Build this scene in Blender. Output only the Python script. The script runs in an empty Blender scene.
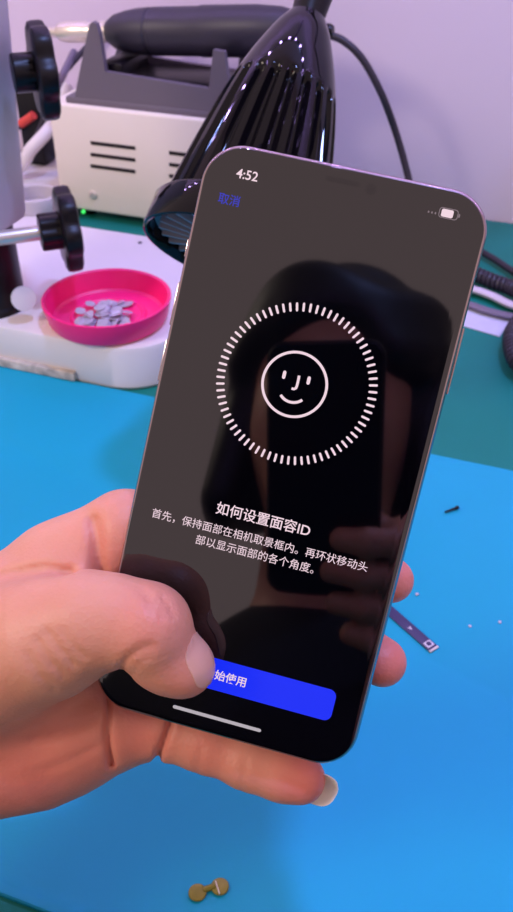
import bpy, bmesh, math, random
import numpy as np
from mathutils import Vector, Matrix

random.seed(7)
rng = np.random.default_rng(7)
S = bpy.context.scene
COL = S.collection
PI = math.pi

# ------------------------------------------------------------------ camera
PITCH, FPX, HC = math.radians(37), 900.0, .35
CAM = np.array([0, 0, HC])
FWD = np.array([0, math.cos(PITCH), -math.sin(PITCH)])
UP = np.array([0, math.sin(PITCH), math.cos(PITCH)])
RT = np.array([1., 0, 0])
cd = bpy.data.cameras.new('camera')
cam = bpy.data.objects.new('camera', cd)
COL.objects.link(cam)
cam.location = CAM
cam.rotation_euler = (PI/2 - PITCH, 0, 0)
cd.sensor_fit = 'VERTICAL'
cd.sensor_height = 24
cd.lens = 24*FPX/912
cd.clip_start = .01
cd.dof.use_dof = True
cd.dof.focus_distance = .255
cd.dof.aperture_fstop = 20
S.camera = cam
S.view_settings.view_transform = 'Standard'
S.view_settings.look = 'None'
S.view_settings.gamma = 1
S.view_settings.exposure = 0

# ---- surveying helpers: sight lines of the photograph meeting real planes of the bench
def ray(x, y): return (x-256.5)/FPX*RT - (y-456)/FPX*UP + FWD
def G(x, y, z=0.):
    d = ray(x, y); return CAM + (z-HC)/d[2]*d
def P(x, y, depth): return CAM + depth*ray(x, y)
YAW = math.radians(-19.87)
U = np.array([math.cos(YAW), math.sin(YAW), 0])
W_ = np.array([-math.sin(YAW), math.cos(YAW), 0])
Z = np.array([0, 0, 1.])
def B(a, b, z=0.): return a*U + b*W_ + z*Z            # bench frame: a along the wall, b towards it
def VB(x, y, b):
    d = ray(x, y); return CAM + (b - CAM@W_)/(d@W_)*d

# ------------------------------------------------------------------ materials
def lin(c):
    c = c/255.
    return c/12.92 if c <= .04045 else ((c+.055)/1.055)**2.4
def rgb(r, g, b): return (lin(r), lin(g), lin(b), 1)
def mat(name, col, rough=.5, metal=0., spec=.5, noise=0., nscale=40., bump=0., bscale=300., coat=0., trans=0., emit=0., sss=0., ior=1.5, emcol=None):
    m = bpy.data.materials.new(name); m.use_nodes = True
    nt = m.node_tree; N = nt.nodes; L = nt.links
    bs = N['Principled BSDF']
    bs.inputs['Base Color'].default_value = col
    bs.inputs['Roughness'].default_value = rough
    bs.inputs['Metallic'].default_value = metal
    bs.inputs['Specular IOR Level'].default_value = spec
    bs.inputs['IOR'].default_value = ior
    bs.inputs['Coat Weight'].default_value = coat
    bs.inputs['Coat Roughness'].default_value = .05
    bs.inputs['Transmission Weight'].default_value = trans
    if sss:
        bs.inputs['Subsurface Weight'].default_value = sss
        bs.inputs['Subsurface Radius'].default_value = (1, .35, .2)
        bs.inputs['Subsurface Scale'].default_value = .004
    if emit:
        bs.inputs['Emission Color'].default_value = emcol or col
        bs.inputs['Emission Strength'].default_value = emit
    tc = N.new('ShaderNodeTexCoord')
    if noise:
        nz = N.new('ShaderNodeTexNoise'); nz.inputs['Scale'].default_value = nscale; nz.inputs['Detail'].default_value = 5
        L.new(tc.outputs['Object'], nz.inputs['Vector'])
        mx = N.new('ShaderNodeMix'); mx.data_type = 'RGBA'; mx.blend_type = 'MULTIPLY'
        rp = N.new('ShaderNodeValToRGB')
        rp.color_ramp.elements[0].position = .3; rp.color_ramp.elements[1].position = .7
        k = 1-noise; rp.color_ramp.elements[0].color = (k, k, k, 1)
        L.new(nz.outputs['Fac'], rp.inputs['Fac'])
        mx.inputs['Factor'].default_value = 1
        mx.inputs['A'].default_value = col
        L.new(rp.outputs['Color'], mx.inputs['B'])
        L.new(mx.outputs['Result'], bs.inputs['Base Color'])
    if bump:
        n2 = N.new('ShaderNodeTexNoise'); n2.inputs['Scale'].default_value = bscale; n2.inputs['Detail'].default_value = 4
        L.new(tc.outputs['Object'], n2.inputs['Vector'])
        bp = N.new('ShaderNodeBump'); bp.inputs['Strength'].default_value = bump; bp.inputs['Distance'].default_value = .001
        L.new(n2.outputs['Fac'], bp.inputs['Height'])
        L.new(bp.outputs['Normal'], bs.inputs['Normal'])
    return m

M = {}
M['wall'] = mat('wall_plaster', rgb(224, 208, 230), .85, noise=.06, nscale=3, bump=.15, bscale=120)
M['floor'] = mat('floor_vinyl', rgb(120, 118, 120), .5, noise=.2, nscale=4)
M['teal'] = mat('bench_rubber', rgb(18, 122, 112), .6, spec=.25, noise=.08, nscale=12, bump=.1, bscale=500)
M['woodleg'] = mat('bench_steel', rgb(90, 92, 98), .4, .6)
M['blue'] = mat('silicone_mat', rgb(8, 156, 192), .5, spec=.3, noise=.05, nscale=9, bump=.06, bscale=700)
M['cream'] = mat('enamel_cream', rgb(238, 228, 216), .45, noise=.04, nscale=12)
M['white'] = mat('enamel_white', rgb(226, 220, 222), .4, noise=.05, nscale=14)
M['armgrey'] = mat('enamel_grey', rgb(196, 190, 196), .45)
M['slot'] = mat('vent_dark', rgb(28, 20, 26), .8)
M['cradle'] = mat('cradle_plastic', rgb(106, 98, 110), .5, bump=.1)
M['hp'] = mat('handpiece_coat', rgb(42, 38, 54), .45)
M['steel'] = mat('steel', rgb(228, 218, 205), .28, .6)
M['rust'] = mat('worn_steel', rgb(228, 216, 206), .45, 0., noise=.55, nscale=110)
M['black'] = mat('black_plastic', rgb(15, 12, 18), .35, ior=1.35)
M['gloss'] = mat('black_gloss', rgb(10, 8, 13), .035, ior=1.32)
M['grille'] = mat('grille_grey', rgb(105, 108, 118), .45)
M['rubber'] = mat('cable_rubber', rgb(36, 30, 44), .45)
M['pale'] = mat('cable_pale', rgb(200, 190, 205), .5)
M['grey'] = mat('cable_grey', rgb(110, 100, 120), .5)
M['pink'] = mat('pink_plastic', rgb(250, 30, 125), .38, sss=.1)
M['flake'] = mat('clear_flake', rgb(198, 192, 214), .15, trans=.25, spec=.7)
M['paper'] = mat('paper_pale', rgb(205, 205, 228), .7, noise=.15, nscale=60)
M['glass'] = mat('screen_glass', rgb(2, 2, 6), .035, ior=1.78)
M['frame'] = mat('frame_metal', rgb(176, 158, 160), .2, 1.)
M['backglass'] = mat('back_glass', rgb(60, 50, 50), .2)
M['ui'] = mat('screen_white', rgb(8, 8, 8), .6, emit=.86, emcol=rgb(255, 226, 238))
M['uidim'] = mat('screen_grey', rgb(8, 8, 8), .6, emit=.4, emcol=rgb(190, 165, 175))
M['uiblue'] = mat('screen_blue', rgb(4, 4, 10), .6, emit=.92, emcol=rgb(6, 42, 255))
M['uibar'] = mat('screen_bar', rgb(8, 8, 8), .6, emit=.55, emcol=rgb(235, 225, 235))
M['uicancel'] = mat('screen_blue_text', rgb(4, 4, 10), .6, emit=.6, emcol=rgb(45, 55, 225))
M['sensor'] = mat('sensor_dark', rgb(10, 9, 13), .12, ior=1.7)
M['nail'] = mat('finger_nail', rgb(226, 164, 146), .3, sss=.25)
M['nailtip'] = mat('long_nail', rgb(236, 228, 218), .35, sss=.1)
M['hair'] = mat('hair_black', rgb(14, 12, 14), .5)
M['shirt'] = mat('shirt_dark', rgb(20, 20, 26), .9, noise=.2, nscale=60)
M['brass'] = mat('brass', rgb(138, 128, 42), .45, .3, noise=.2, nscale=300)
M['flex'] = mat('flex_board', rgb(52, 46, 88), .4)
M['red'] = mat('red_plastic', rgb(215, 70, 60), .5)
M['green'] = mat('green_led', rgb(60, 220, 90), .5, emit=1.0, emcol=rgb(60, 235, 100))
M['led'] = mat('led_chip', rgb(235, 235, 255), .4)
M['alu'] = mat('aluminium', rgb(190, 190, 200), .35, 1.)

# skin: redder where the blood shows (finger pads, knuckles)
def skin_material():
    m = bpy.data.materials.new('skin'); m.use_nodes = True
    nt = m.node_tree; N = nt.nodes; L = nt.links; bs = N['Principled BSDF']
    tc = N.new('ShaderNodeTexCoord')
    at = N.new('ShaderNodeAttribute'); at.attribute_name = 'flush'
    nz = N.new('ShaderNodeTexNoise'); nz.inputs['Scale'].default_value = 55; nz.inputs['Detail'].default_value = 6
    L.new(tc.outputs['Object'], nz.inputs['Vector'])
    a = N.new('ShaderNodeMix'); a.data_type = 'RGBA'
    a.inputs['A'].default_value = rgb(220, 160, 132); a.inputs['B'].default_value = rgb(204, 136, 113)
    L.new(nz.outputs['Fac'], a.inputs['Factor'])
    b = N.new('ShaderNodeMix'); b.data_type = 'RGBA'
    L.new(at.outputs['Fac'], b.inputs['Factor']); L.new(a.outputs['Result'], b.inputs['A'])
    b.inputs['B'].default_value = rgb(214, 110, 104)
    L.new(b.outputs['Result'], bs.inputs['Base Color'])
    bs.inputs['Roughness'].default_value = .48
    bs.inputs['Specular IOR Level'].default_value = .4
    bs.inputs['Subsurface Weight'].default_value = .25
    bs.inputs['Subsurface Radius'].default_value = (1, .3, .15)
    bs.inputs['Subsurface Scale'].default_value = .005
    v = N.new('ShaderNodeTexVoronoi'); v.inputs['Scale'].default_value = 900
    L.new(tc.outputs['Object'], v.inputs['Vector'])
    w = N.new('ShaderNodeTexNoise'); w.inputs['Scale'].default_value = 260; w.inputs['Detail'].default_value = 4
    L.new(tc.outputs['Object'], w.inputs['Vector'])
    ad = N.new('ShaderNodeMath'); ad.operation = 'MULTIPLY_ADD'; ad.inputs[1].default_value = .35
    L.new(v.outputs['Distance'], ad.inputs[0]); L.new(w.outputs['Fac'], ad.inputs[2])
    bp = N.new('ShaderNodeBump'); bp.inputs['Strength'].default_value = .3; bp.inputs['Distance'].default_value = .0007
    L.new(ad.outputs[0], bp.inputs['Height']); L.new(bp.outputs['Normal'], bs.inputs['Normal'])
    return m
M['skin'] = skin_material()

# ------------------------------------------------------------------ object helpers
ORG = {}
def tag(o, label=None, cat=None, group=None, kind=None):
    if label: o['label'] = label
    if cat: o['category'] = cat
    if group: o['group'] = group
    if kind: o['kind'] = kind
    return o
def empty(name, loc, label, cat, group=None):
    o = bpy.data.objects.new(name, None); COL.objects.link(o)
    o.location = Vector(loc); o.empty_display_size = .02
    ORG[o] = np.array(loc, float)
    return tag(o, label, cat, group)
def obj(name, V, F, m, parent=None, origin=None, smooth=35):
    V = np.asarray(V, float)
    if parent is not None: org = ORG[parent]
    elif origin is not None: org = np.array(origin, float)
    else: org = np.zeros(3)
    me = bpy.data.meshes.new(name)
    me.from_pydata((V-org).tolist(), [], [list(f) for f in F])
    me.update()
    bm = bmesh.new(); bm.from_mesh(me)
    bmesh.ops.recalc_face_normals(bm, faces=bm.faces)
    if smooth:
        for f in bm.faces: f.smooth = True
        for e in bm.edges:
            if len(e.link_faces) == 2 and e.calc_face_angle(0) > math.radians(smooth): e.smooth = False
    bm.to_mesh(me); bm.free()
    if m is not None: me.materials.append(m)
    o = bpy.data.objects.new(name, me); COL.objects.link(o)
    if parent is not None: o.parent = parent
    else: o.location = Vector(org)
    ORG[o] = org
    return o
class MB:
    def __init__(s): s.V = []; s.F = []
    def add(s, V, F):
        n = len(s.V); s.V += [tuple(map(float, v)) for v in V]; s.F += [tuple(i+n for i in f) for f in F]; return s
def frame(o, x, y, z):
    """maps local xyz to world"""
    A = np.stack([np.asarray(x, float), np.asarray(y, float), np.asarray(z, float)], 1); o = np.asarray(o, float)
    return lambda V: np.asarray(V, float)@A.T + o
def axisframe(o, z, hint=(0, 0, 1)):
    z = np.asarray(z, float); z = z/np.linalg.norm(z)
    h = np.asarray(hint, float); x = np.cross(h, z)
    if np.linalg.norm(x) < 1e-6: x = np.cross((1, 0, 0), z)
    x /= np.linalg.norm(x); y = np.cross(z, x)
    return frame(o, x, y, z)
BENCH = frame((0, 0, 0), U, W_, Z)
def box(x0, x1, y0, y1, z0, z1, bev=.001, seg=2, fr=BENCH):
    bm = bmesh.new(); bmesh.ops.create_cube(bm, size=1)
    for v in bm.verts:
        v.co = Vector((x0 if v.co.x < 0 else x1, y0 if v.co.y < 0 else y1, z0 if v.co.z < 0 else z1))
    if bev: bmesh.ops.bevel(bm, geom=bm.edges[:], offset=bev, segments=seg, profile=.5, affect='EDGES')
    bm.verts.index_update()
    V = np.array([v.co[:] for v in bm.verts]); F = [[v.index for v in f.verts] for f in bm.faces]; bm.free()
    return fr(V), F
def rrect(w, h, r, n=8):
    pts = []
    for cx, cy, a0 in ((w/2-r, h/2-r, 0), (-w/2+r, h/2-r, 90), (-w/2+r, -h/2+r, 180), (w/2-r, -h/2+r, 270)):
        for k in range(n+1):
            a = math.radians(a0+90*k/n); pts.append((cx+r*math.cos(a), cy+r*math.sin(a)))
    return np.array(pts)
def prism(out, rings, fr=BENCH, caps=True):
    """outline swept through (inset, z) rings, outline counter-clockwise"""
    out = np.asarray(out, float); n = len(out)
    t = np.roll(out, -1, 0)-np.roll(out, 1, 0); t /= np.linalg.norm(t, axis=1)[:, None]
    nr = np.stack([t[:, 1], -t[:, 0]], 1)
    V = []; F = []
    for ins, z in rings:
        p = out - nr*ins
        V += [(q[0], q[1], z) for q in p]
    for k in range(len(rings)-1):
        for i in range(n):
            j = (i+1) % n; F.append((k*n+i, k*n+j, (k+1)*n+j, (k+1)*n+i))
    if caps:
        F.append(tuple(reversed(range(n)))); F.append(tuple(range((len(rings)-1)*n, len(rings)*n)))
    return fr(V), F
def lathe(prof, fr, n=48, mod=None, caps=(False, False)):
    V = []; F = []
    for k, (r, z) in enumerate(prof):
        for i in range(n):
            a = 2*PI*i/n; rr = r if mod is None else mod(r, z, a)
            V.append((rr*math.cos(a), rr*math.sin(a), z))
    for k in range(len(prof)-1):
        for i in range(n):
            j = (i+1) % n; F.append((k*n+i, k*n+j, (k+1)*n+j, (k+1)*n+i))
    if caps[0]: F.append(tuple(reversed(range(n))))
    if caps[1]: F.append(tuple(range((len(prof)-1)*n, len(prof)*n)))
    return fr(V), F
def spline(pts, n=12):
    p = np.array(pts, float); p = np.vstack([2*p[0]-p[1], p, 2*p[-1]-p[-2]]); out = []
    for i in range(1, len(p)-2):
        for k in range(n):
            t = k/n
            out.append(.5*(2*p[i]+(p[i+1]-p[i-1])*t+(2*p[i-1]-5*p[i]+4*p[i+1]-p[i+2])*t*t+(3*p[i]-p[i-1]-3*p[i+1]+p[i+2])*t**3))
    out.append(p[-2]); return np.array(out)
def tube(path, r, n=10, caps=True, sy=1.):
    path = np.asarray(path, float); m = len(path)
    r = np.broadcast_to(np.asarray(r, float), (m,))
    t = np.gradient(path, axis=0); t /= np.linalg.norm(t, axis=1)[:, None]+1e-12
    x = np.cross(t[0], (0.1, .2, 1)); x /= np.linalg.norm(x); V = []; F = []
    for k in range(m):
        x = x-t[k]*(x@t[k]); x /= np.linalg.norm(x); y = np.cross(t[k], x)
        for i in range(n):
            a = 2*PI*i/n; V.append(path[k]+r[k]*(math.cos(a)*x+sy*math.sin(a)*y))
    for k in range(m-1):
        for i in range(n):
            j = (i+1) % n; F.append((k*n+i, k*n+j, (k+1)*n+j, (k+1)*n+i))
    if caps: F += [tuple(reversed(range(n))), tuple(range((m-1)*n, m*n))]
    return np.array(V), F
def coil(path, R, pitch, n_per=10):
    path = np.asarray(path, float); d = np.r_[0, np.cumsum(np.linalg.norm(np.diff(path, axis=0), axis=1))]
    N = int(d[-1]/pitch*n_per); s = np.linspace(0, d[-1], N)
    c = np.stack([np.interp(s, d, path[:, i]) for i in range(3)], 1)
    t = np.gradient(c, axis=0); t /= np.linalg.norm(t, axis=1)[:, None]
    x = np.cross(t[0], (0, 0, 1.)); x /= np.linalg.norm(x); out = []
    for k in range(N):
        x = x-t[k]*(x@t[k]); x /= np.linalg.norm(x); y = np.cross(t[k], x); a = 2*PI*s[k]/pitch
        out.append(c[k]+R*(math.cos(a)*x+math.sin(a)*y))
    return np.array(out)

# ------------------------------------------------------------------ setting
b_wall = .889
zf = -.75
tag(obj('floor', *box(-2, 2, -2, b_wall, zf-.05, zf, 0), M['floor']), kind='structure')
tag(obj('wall_back', *box(-2, 2, b_wall, b_wall+.1, zf-.05, 1.9, 0), M['wall']), kind='structure')

# workbench with a dark teal rubber top
wb = empty('workbench', B(0, .4, zf), 'workbench with a dark teal rubber top standing against the lavender wall', 'workbench')
obj('bench_top', *box(-1.0, 1.0, -.06, b_wall-.002, -.03, -.0022, .002), M['teal'], wb)
for a in (-.95, .95):
    for b in (0, .83): obj('leg', *box(a-.025, a+.025, b-.025, b+.025, zf, -.03, .002), M['woodleg'], wb)

# blue silicone mat
om = rrect(1.16, .478-.134, .012, 6)+np.array([-.02, (.478+.134)/2])
tag(obj('silicone_mat', *prism(om, [(0, -.0022), (0, -.0006), (.0006, 0), (.004, 0), (.0046, -.0004)]), M['blue'], origin=B(0, .3, -.0022)),
    'bright blue silicone work mat lying on the teal bench top', 'mat')

# ------------------------------------------------------------------ microscope stand
ms = empty('microscope_stand', B(-.40, .56, -.0022), 'white microscope stand with black knobs at the left edge of the bench', 'microscope')
zb = .033
# base slab: rounded front right corner
bo = []
def arc(cx, cy, r, a0, a1, n=12):
    return [(cx+r*math.cos(math.radians(a0+(a1-a0)*k/n)), cy+r*math.sin(math.radians(a0+(a1-a0)*k/n))) for k in range(n+1)]
bo = [(-.62, .479)]+arc(-.286, .520, .041, -90, 0)+arc(-.262, .647, .017, 0, 90, 6)+[(-.40, .664)]+[(-.62, .664)]
obj('base', *prism(bo, [(.002, -.0022), (0, .0005), (0, zb-.004), (.0012, zb-.0012), (.004, zb)]), M['white'], ms)
obj('edge_strip', *box(-.62, -.312, .4755, .4795, .0004, .0075, .0008), M['rust'], ms)
# pillar and focusing arm
pc = P(-22, 300, G(5, 312, zb)@FWD - CAM@FWD)
pc = G(-7, 304, zb); pc[2] = 0
pf = frame(pc, (1, 0, 0), (0, 1, 0), (0, 0, 1))
obj('pillar', *lathe([(.026, zb), (.026, zb+.004), (.0245, zb+.006), (.0235, .24)], pf, 40, caps=(True, True)), M['black'], ms)
af = frame(pc, (math.cos(-.35), math.sin(-.35), 0), (-math.sin(-.35), math.cos(-.35), 0), (0, 0, 1))
ao = rrect(.080, .090, .01, 5)+np.array([-.0130, -.016])
obj('focus_arm', *prism(ao, [(.004, .096), (.001, .0975), (0, .101), (-.016, .33)], af), M['armgrey'], ms)
# star knobs
kd = np.array([-.943, -.334, 0]); kd /= np.linalg.norm(kd)
def star(r, z, a):
    return r if r < .012 else r*(1-.13*(.5-.5*math.cos(6*a))**2)
def knob(name, c, R, th, hubR, hubL, shaft, m=M['black']):
    f = axisframe(c, kd)
    k = obj(name, *lathe([(.001, -th/2), (R*.9, -th/2), (R*.98, -th*.4), (R, -th*.2), (R, th*.2), (R*.98, th*.4), (R*.9, th/2), (hubR*1.02, th/2), (hubR, th/2+.001), (hubR, th/2+hubL-.001), (hubR*.93, th/2+hubL), (.001, th/2+hubL)], f, 72, star, (True, True)), m, ms)
    if shaft: obj('shaft', *tube(np.array([c+kd*(th/2+hubL-.002), c+kd*(th/2+hubL+shaft)]), .0052, 16), M['steel'], k)
    return k
dk = pc@FWD-CAM@FWD*0
def at_y(x, y, Y):
    d = ray(x, y); return CAM+(Y/d[1])*d
ky = pc[1]
c1 = at_y(43, 71, ky-.01); c2 = at_y(68, 229, ky-.005)
mpp = .69/900
knob('focus_knob', c1, 39*mpp, .012, 15.5*mpp, .013, 0)
knob('lock_knob', c2, 39*mpp, .012, 17*mpp, .014, .03)
cp = at_y(23, 298, ky-.026)
obj('end_cap', *lathe([(.001, 0), (.0075, 0), (.0088, .0012), (.0088, .005), (.001, .006)], axisframe(cp, (.35, -.85, .3)), 28, caps=(True, True)), M['white'], ms)

# ------------------------------------------------------------------ pink dish with clear discs
dc = B(-.3015, .516, zb+.0003)
df = frame(dc, U, W_, Z)
tag(obj('parts_dish', *lathe([(.001, 0), (.038, 0), (.0415, .001), (.0435, .004), (.0465, .0165), (.0465, .018), (.0455, .0185), (.0440, .0175), (.0405, .004), (.0385, .0025), (.028, .0022), (.0268, .0034), (.0255, .0034), (.024, .0022), (.001, .0022)], df, 72), M['pink'], origin=dc),
    'round hot pink plastic dish holding clear discs on the white microscope base', 'dish')
fl = []
for k in range(46):
    rr = .0235*math.sqrt(rng.random())*.95; aa = rng.random()*2*PI
    lay = max(0, 1-rr/.024)
    n = 7; rad = .0042+.0020*rng.random()
    ol = [(rad*(.82+.25*rng.random())*math.cos(2*PI*i/n), rad*(.82+.25*rng.random())*math.sin(2*PI*i/n)) for i in range(n)]
    zc = zb+.0030+.0003+lay*.0060*rng.random()+.0006*(k % 5)
    c = B(-.3025, .513, 0)+np.array([rr*math.cos(aa), rr*math.sin(aa), zc])
    nz = np.array([rng.normal()*.24, rng.normal()*.24, 1.])
    f = axisframe(c, nz, (math.cos(k), math.sin(k), .1))
    o = obj('clear_disc', *prism(ol, [(.0002, -.0002), (0, 0), (.0002, .0003)], f), M['flake'], origin=c)
    tag(o, 'one of the small clear plastic discs heaped inside the pink dish', 'disc', 'clear discs in the pink dish')

# ------------------------------------------------------------------ control box, handpiece cradle
pb = empty('power_unit', B(-.35, .80, -.0022), 'cream control box with vent slots behind the black lamp', 'control box')
ax0, ax1, by0, by1, z0, z1 = -.479, -.250, .751, .850, .007, .1085
sh = []
case = [(ax0, by0), (ax1, by0), (ax1, by1), (ax0, by1)]
obj('case', *box(ax0, ax1, by0, by1, z0, z1, .003, 3), M['cream'], pb)
for a in (ax0+.02, ax1-.02):
    for b in (by0+.018, by1-.015): obj('foot', *lathe([(.008, -.0022), (.009, z0+.001)], frame(B(a, b), U, W_, Z), 20, caps=(True, True)), M['black'], pb)
def on_front(x, y): 
    q = VB(x, y, by0); return q@U, q[2]
mb = MB()
for x0, x1, ys in ((90.5, 135.5, ((142, 149), (154, 160.5), (165.5, 172))), (169, 214, ((152, 159), (164, 170.5), (175.5, 182)))):
    for ya, yb in ys:
        a0, za = on_front(x0, ya); a1, zb1 = on_front(x1, yb)
        zc = (za+zb1)/2
        obj('vent_slot', *box(a0, a1, by0-.0006, by0+.002, zc-.0018, zc+.0018, .0006), M['slot'], pb)
a, z = on_front(93, 195)
obj('screw', *lathe([(.0045, 0), (.0045, .0008), (.0035, .0018), (.001, .002)], axisframe(B(a, by0, z), -W_), 20, caps=(True, True)), M['steel'], pb)
a, z = on_front(84, 209)
obj('indicator_light', *lathe([(.0018, 0), (.0018, .002), (.0008, .003)], axisframe(B(a-.001, by0+.001, .0055), -W_), 14, caps=(True, True)), M['green'], pb)
# cradle on top: low walls front and back with taller posts at both ends
cr = obj('cradle', *box(-.462, ax1-.006, by0+.004, by1-.012, z1-.001, z1+.006, .002), M['cradle'], pb)
bp = by0+.005
cpx = [(74, 99), (89, 25), (92, 22), (96, 24), (99, 33), (105, 72), (160, 81), (209, 89), (213, 50), (224, 52), (229, 88), (284, 98), (285, 123), (225, 116)]
cpr = np.array([((q_ := VB(x, y, bp))@U, q_[2]) for x, y in cpx])
def plate(b0, b1, pr_):
    n = len(pr_); V = [(a_, b, z_) for b in (b0, b1) for a_, z_ in pr_]
    return BENCH(V), [tuple(range(n)), tuple(range(2*n-1, n-1, -1))]+[(i, n+i, n+(i+1) % n, (i+1) % n) for i in range(n)]
obj('front_wall', *plate(bp, bp+.006, cpr), M['cradle'], cr, smooth=0)
cpb = cpr.copy(); cpb[:, 1] = z1+(cpb[:, 1]-z1)*.95; cpb[4, 0] += .010; cpb[5, 0] += .014
obj('back_wall', *plate(by1-.024, by1-.018, cpb), M['cradle'], cr, smooth=0)
ea, eb = VB(101, 60, by0+.02)@U, VB(124, 60, by0+.02)@U
obj('end_block', *box(ea, eb, by0+.016, by1-.028, z1+.004, z1+.036, .003), M['black'], cr)
obj('saddle', *box(-.440, -.30, by0+.014, by1-.026, z1+.004, z1+.024, .002), M['black'], cr)

# handpiece lying in the cradle
bh = by0+.045
h0 = VB(42, 32, bh); h1 = VB(322, 31, bh)
hz = (h1-h0)/np.linalg.norm(h1-h0); LH = np.linalg.norm(h1-h0)
hf = axisframe(h0, hz)
hp = empty('handpiece', h0, 'dark grey rotary handpiece with silver tip resting in the cradle of the cream box', 'handpiece')
s = .745/900
def hs(px): return (px-42)/280*LH
obj('body', *lathe([(.006, hs(112)), (.0095, hs(114)), (.0145, hs(122)), (.0175, hs(134)), (.0193, hs(146)), (.0200, hs(158)), (.0190, hs(159)), (.0190, hs(161)), (.0202, hs(162)), (.0205, hs(208)), (.0212, hs(210)), (.0212, hs(262)), (.0195, hs(285)), (.012, hs(312)), (.006, hs(318))], hf, 40, caps=(True, True)), M['hp'], hp)
obj('collet', *lathe([(.0040, hs(58)), (.0076, hs(62)), (.0086, hs(66)), (.0092, hs(70)), (.0092, hs(90)), (.0084, hs(92)), (.0084, hs(103)), (.0095, hs(106)), (.0095, hs(114))], hf, 32, caps=(True, True)), M['steel'], hp)
obj('bur', *lathe([(.0022, hs(42)), (.0040, hs(50)), (.0046, hs(60))], hf, 20, caps=(True, True)), M['steel'], hp)
sr = [hf((0, 0, hs(316)))]
pe = h1
cpath = spline([h1-hz*.01, VB(329, 35, bh), VB(345, 42, bh), VB(363, 60, bh), VB(382, 95, bh), VB(396, 133, bh+.005), VB(407, 172, bh), VB(414, 205, bh-.01), G(424, 240, .012), G(445, 246, .004), G(468, 246, .0035), G(492, 258, .0035), G(520, 276, .0035), G(580, 310, .0035)], 10)
co = obj('cord', *tube(cpath, .0032, 12), M['rubber'], hp)
obj('strain_relief', *lathe([(.0062, hs(314)), (.0062, hs(321)), (.0072, hs(322)), (.0072, hs(325)), (.006, hs(326)), (.006, hs(329)), (.0045, hs(332))], hf, 24, caps=(True, True)), M['black'], hp)

# ------------------------------------------------------------------ black fluted desk lamp
LT = P(307, 19, .478); LR = P(234, 257, .463)
lz = LR-LT; LL = np.linalg.norm(lz); lz /= LL
lf = axisframe(LT, lz)
dl = empty('desk_lamp', LT, 'glossy black fluted desk lamp head on a stem hanging behind the phone', 'lamp')
prof = [(0.00, .0105), (.02, .0120), (.05, .0145), (.09, .0170), (.14, .0198), (.20, .0230), (.27, .0262), (.34, .0290), (.42, .0318), (.5, .0342), (.58, .0364), (.66, .0386), (.74, .0406), (.82, .0426), (.875, .0440)]
pr = spline([(t, r, 0) for t, r in prof], 8); tt = np.linspace(0, .875, 90); rr = np.interp(tt, pr[:, 0], pr[:, 1])
for _ in range(6): rr[1:-1] = .5*rr[1:-1]+.25*(rr[2:]+rr[:-2])
NR = 22
def flute(r, z, a):
    t = z/LL
    w = min(1, max(0, (t-.31)/.05)); w = w*w*(3-2*w)
    c = .5-.5*math.cos(NR*a)
    return r-.0042*w*(1-min(1, (c*1.5))**1.6)*min(1, r/.03)
obj('shade', *lathe([(r, t*LL) for t, r in zip(tt, rr)], lf, NR*12, flute, (True, False)), M['gloss'], dl, smooth=50)
obj('rim', *lathe([(.0445, .862*LL), (.0468, .866*LL), (.0478, .875*LL), (.0490, .985*LL), (.0488, .997*LL), (.0478, LL), (.0468, .997*LL), (.0460, .985*LL), (.0445, .90*LL), (.0400, .89*LL)], lf, 96), M['gloss'], dl)
mb = MB()
mb.add(*lathe([(.001, .93*LL), (.040, .93*LL), (.0448, .945*LL)], lf, 64))
for k in range(26):
    a = 2*PI*k/26
    x = np.array([math.cos(a), math.sin(a), 0]); y = np.array([-math.sin(a), math.cos(a), 0])
    V = []
    for r_ in (.012, .041):
        for (dy, dz) in ((-.0012, .93*LL), (.0006, .93*LL), (.0026, .975*LL), (.0008, .975*LL)):
            V.append(r_*x+(dy+(.004 if r_ > .02 else 0))*y+np.array([0, 0, dz]))
    mb.add(lf(V), [(0, 1, 2, 3), (7, 6, 5, 4), (0, 4, 5, 1), (1, 5, 6, 2), (2, 6, 7, 3), (3, 7, 4, 0)])
obj('grille', mb.V, mb.F, M['grille'], dl)
# stem and gooseneck going up out of view and down to its clamp at the right end of the bench
n0 = LT
obj('stem', *lathe([(.0120, -.045), (.0092, -.004), (.0082, .003), (.0082, .006)], lf, 32, caps=(True, True)), M['black'], dl)
gp = spline([LT-lz*.043, LT-lz*.10, LT-lz*.15+np.array([.10, 0, .02]), np.array([.32, .68, .50]), np.array([.46, .66, .30]), np.array([.48, .62, .02])], 14)
obj('gooseneck', *tube(gp, .0072, 14), M['black'], dl)
obj('clamp', *box(.455, .505, .60, .66, -.0022, .03, .003, fr=frame((0, 0, 0), (1, 0, 0), (0, 1, 0), (0, 0, 1))), M['black'], dl)

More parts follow.
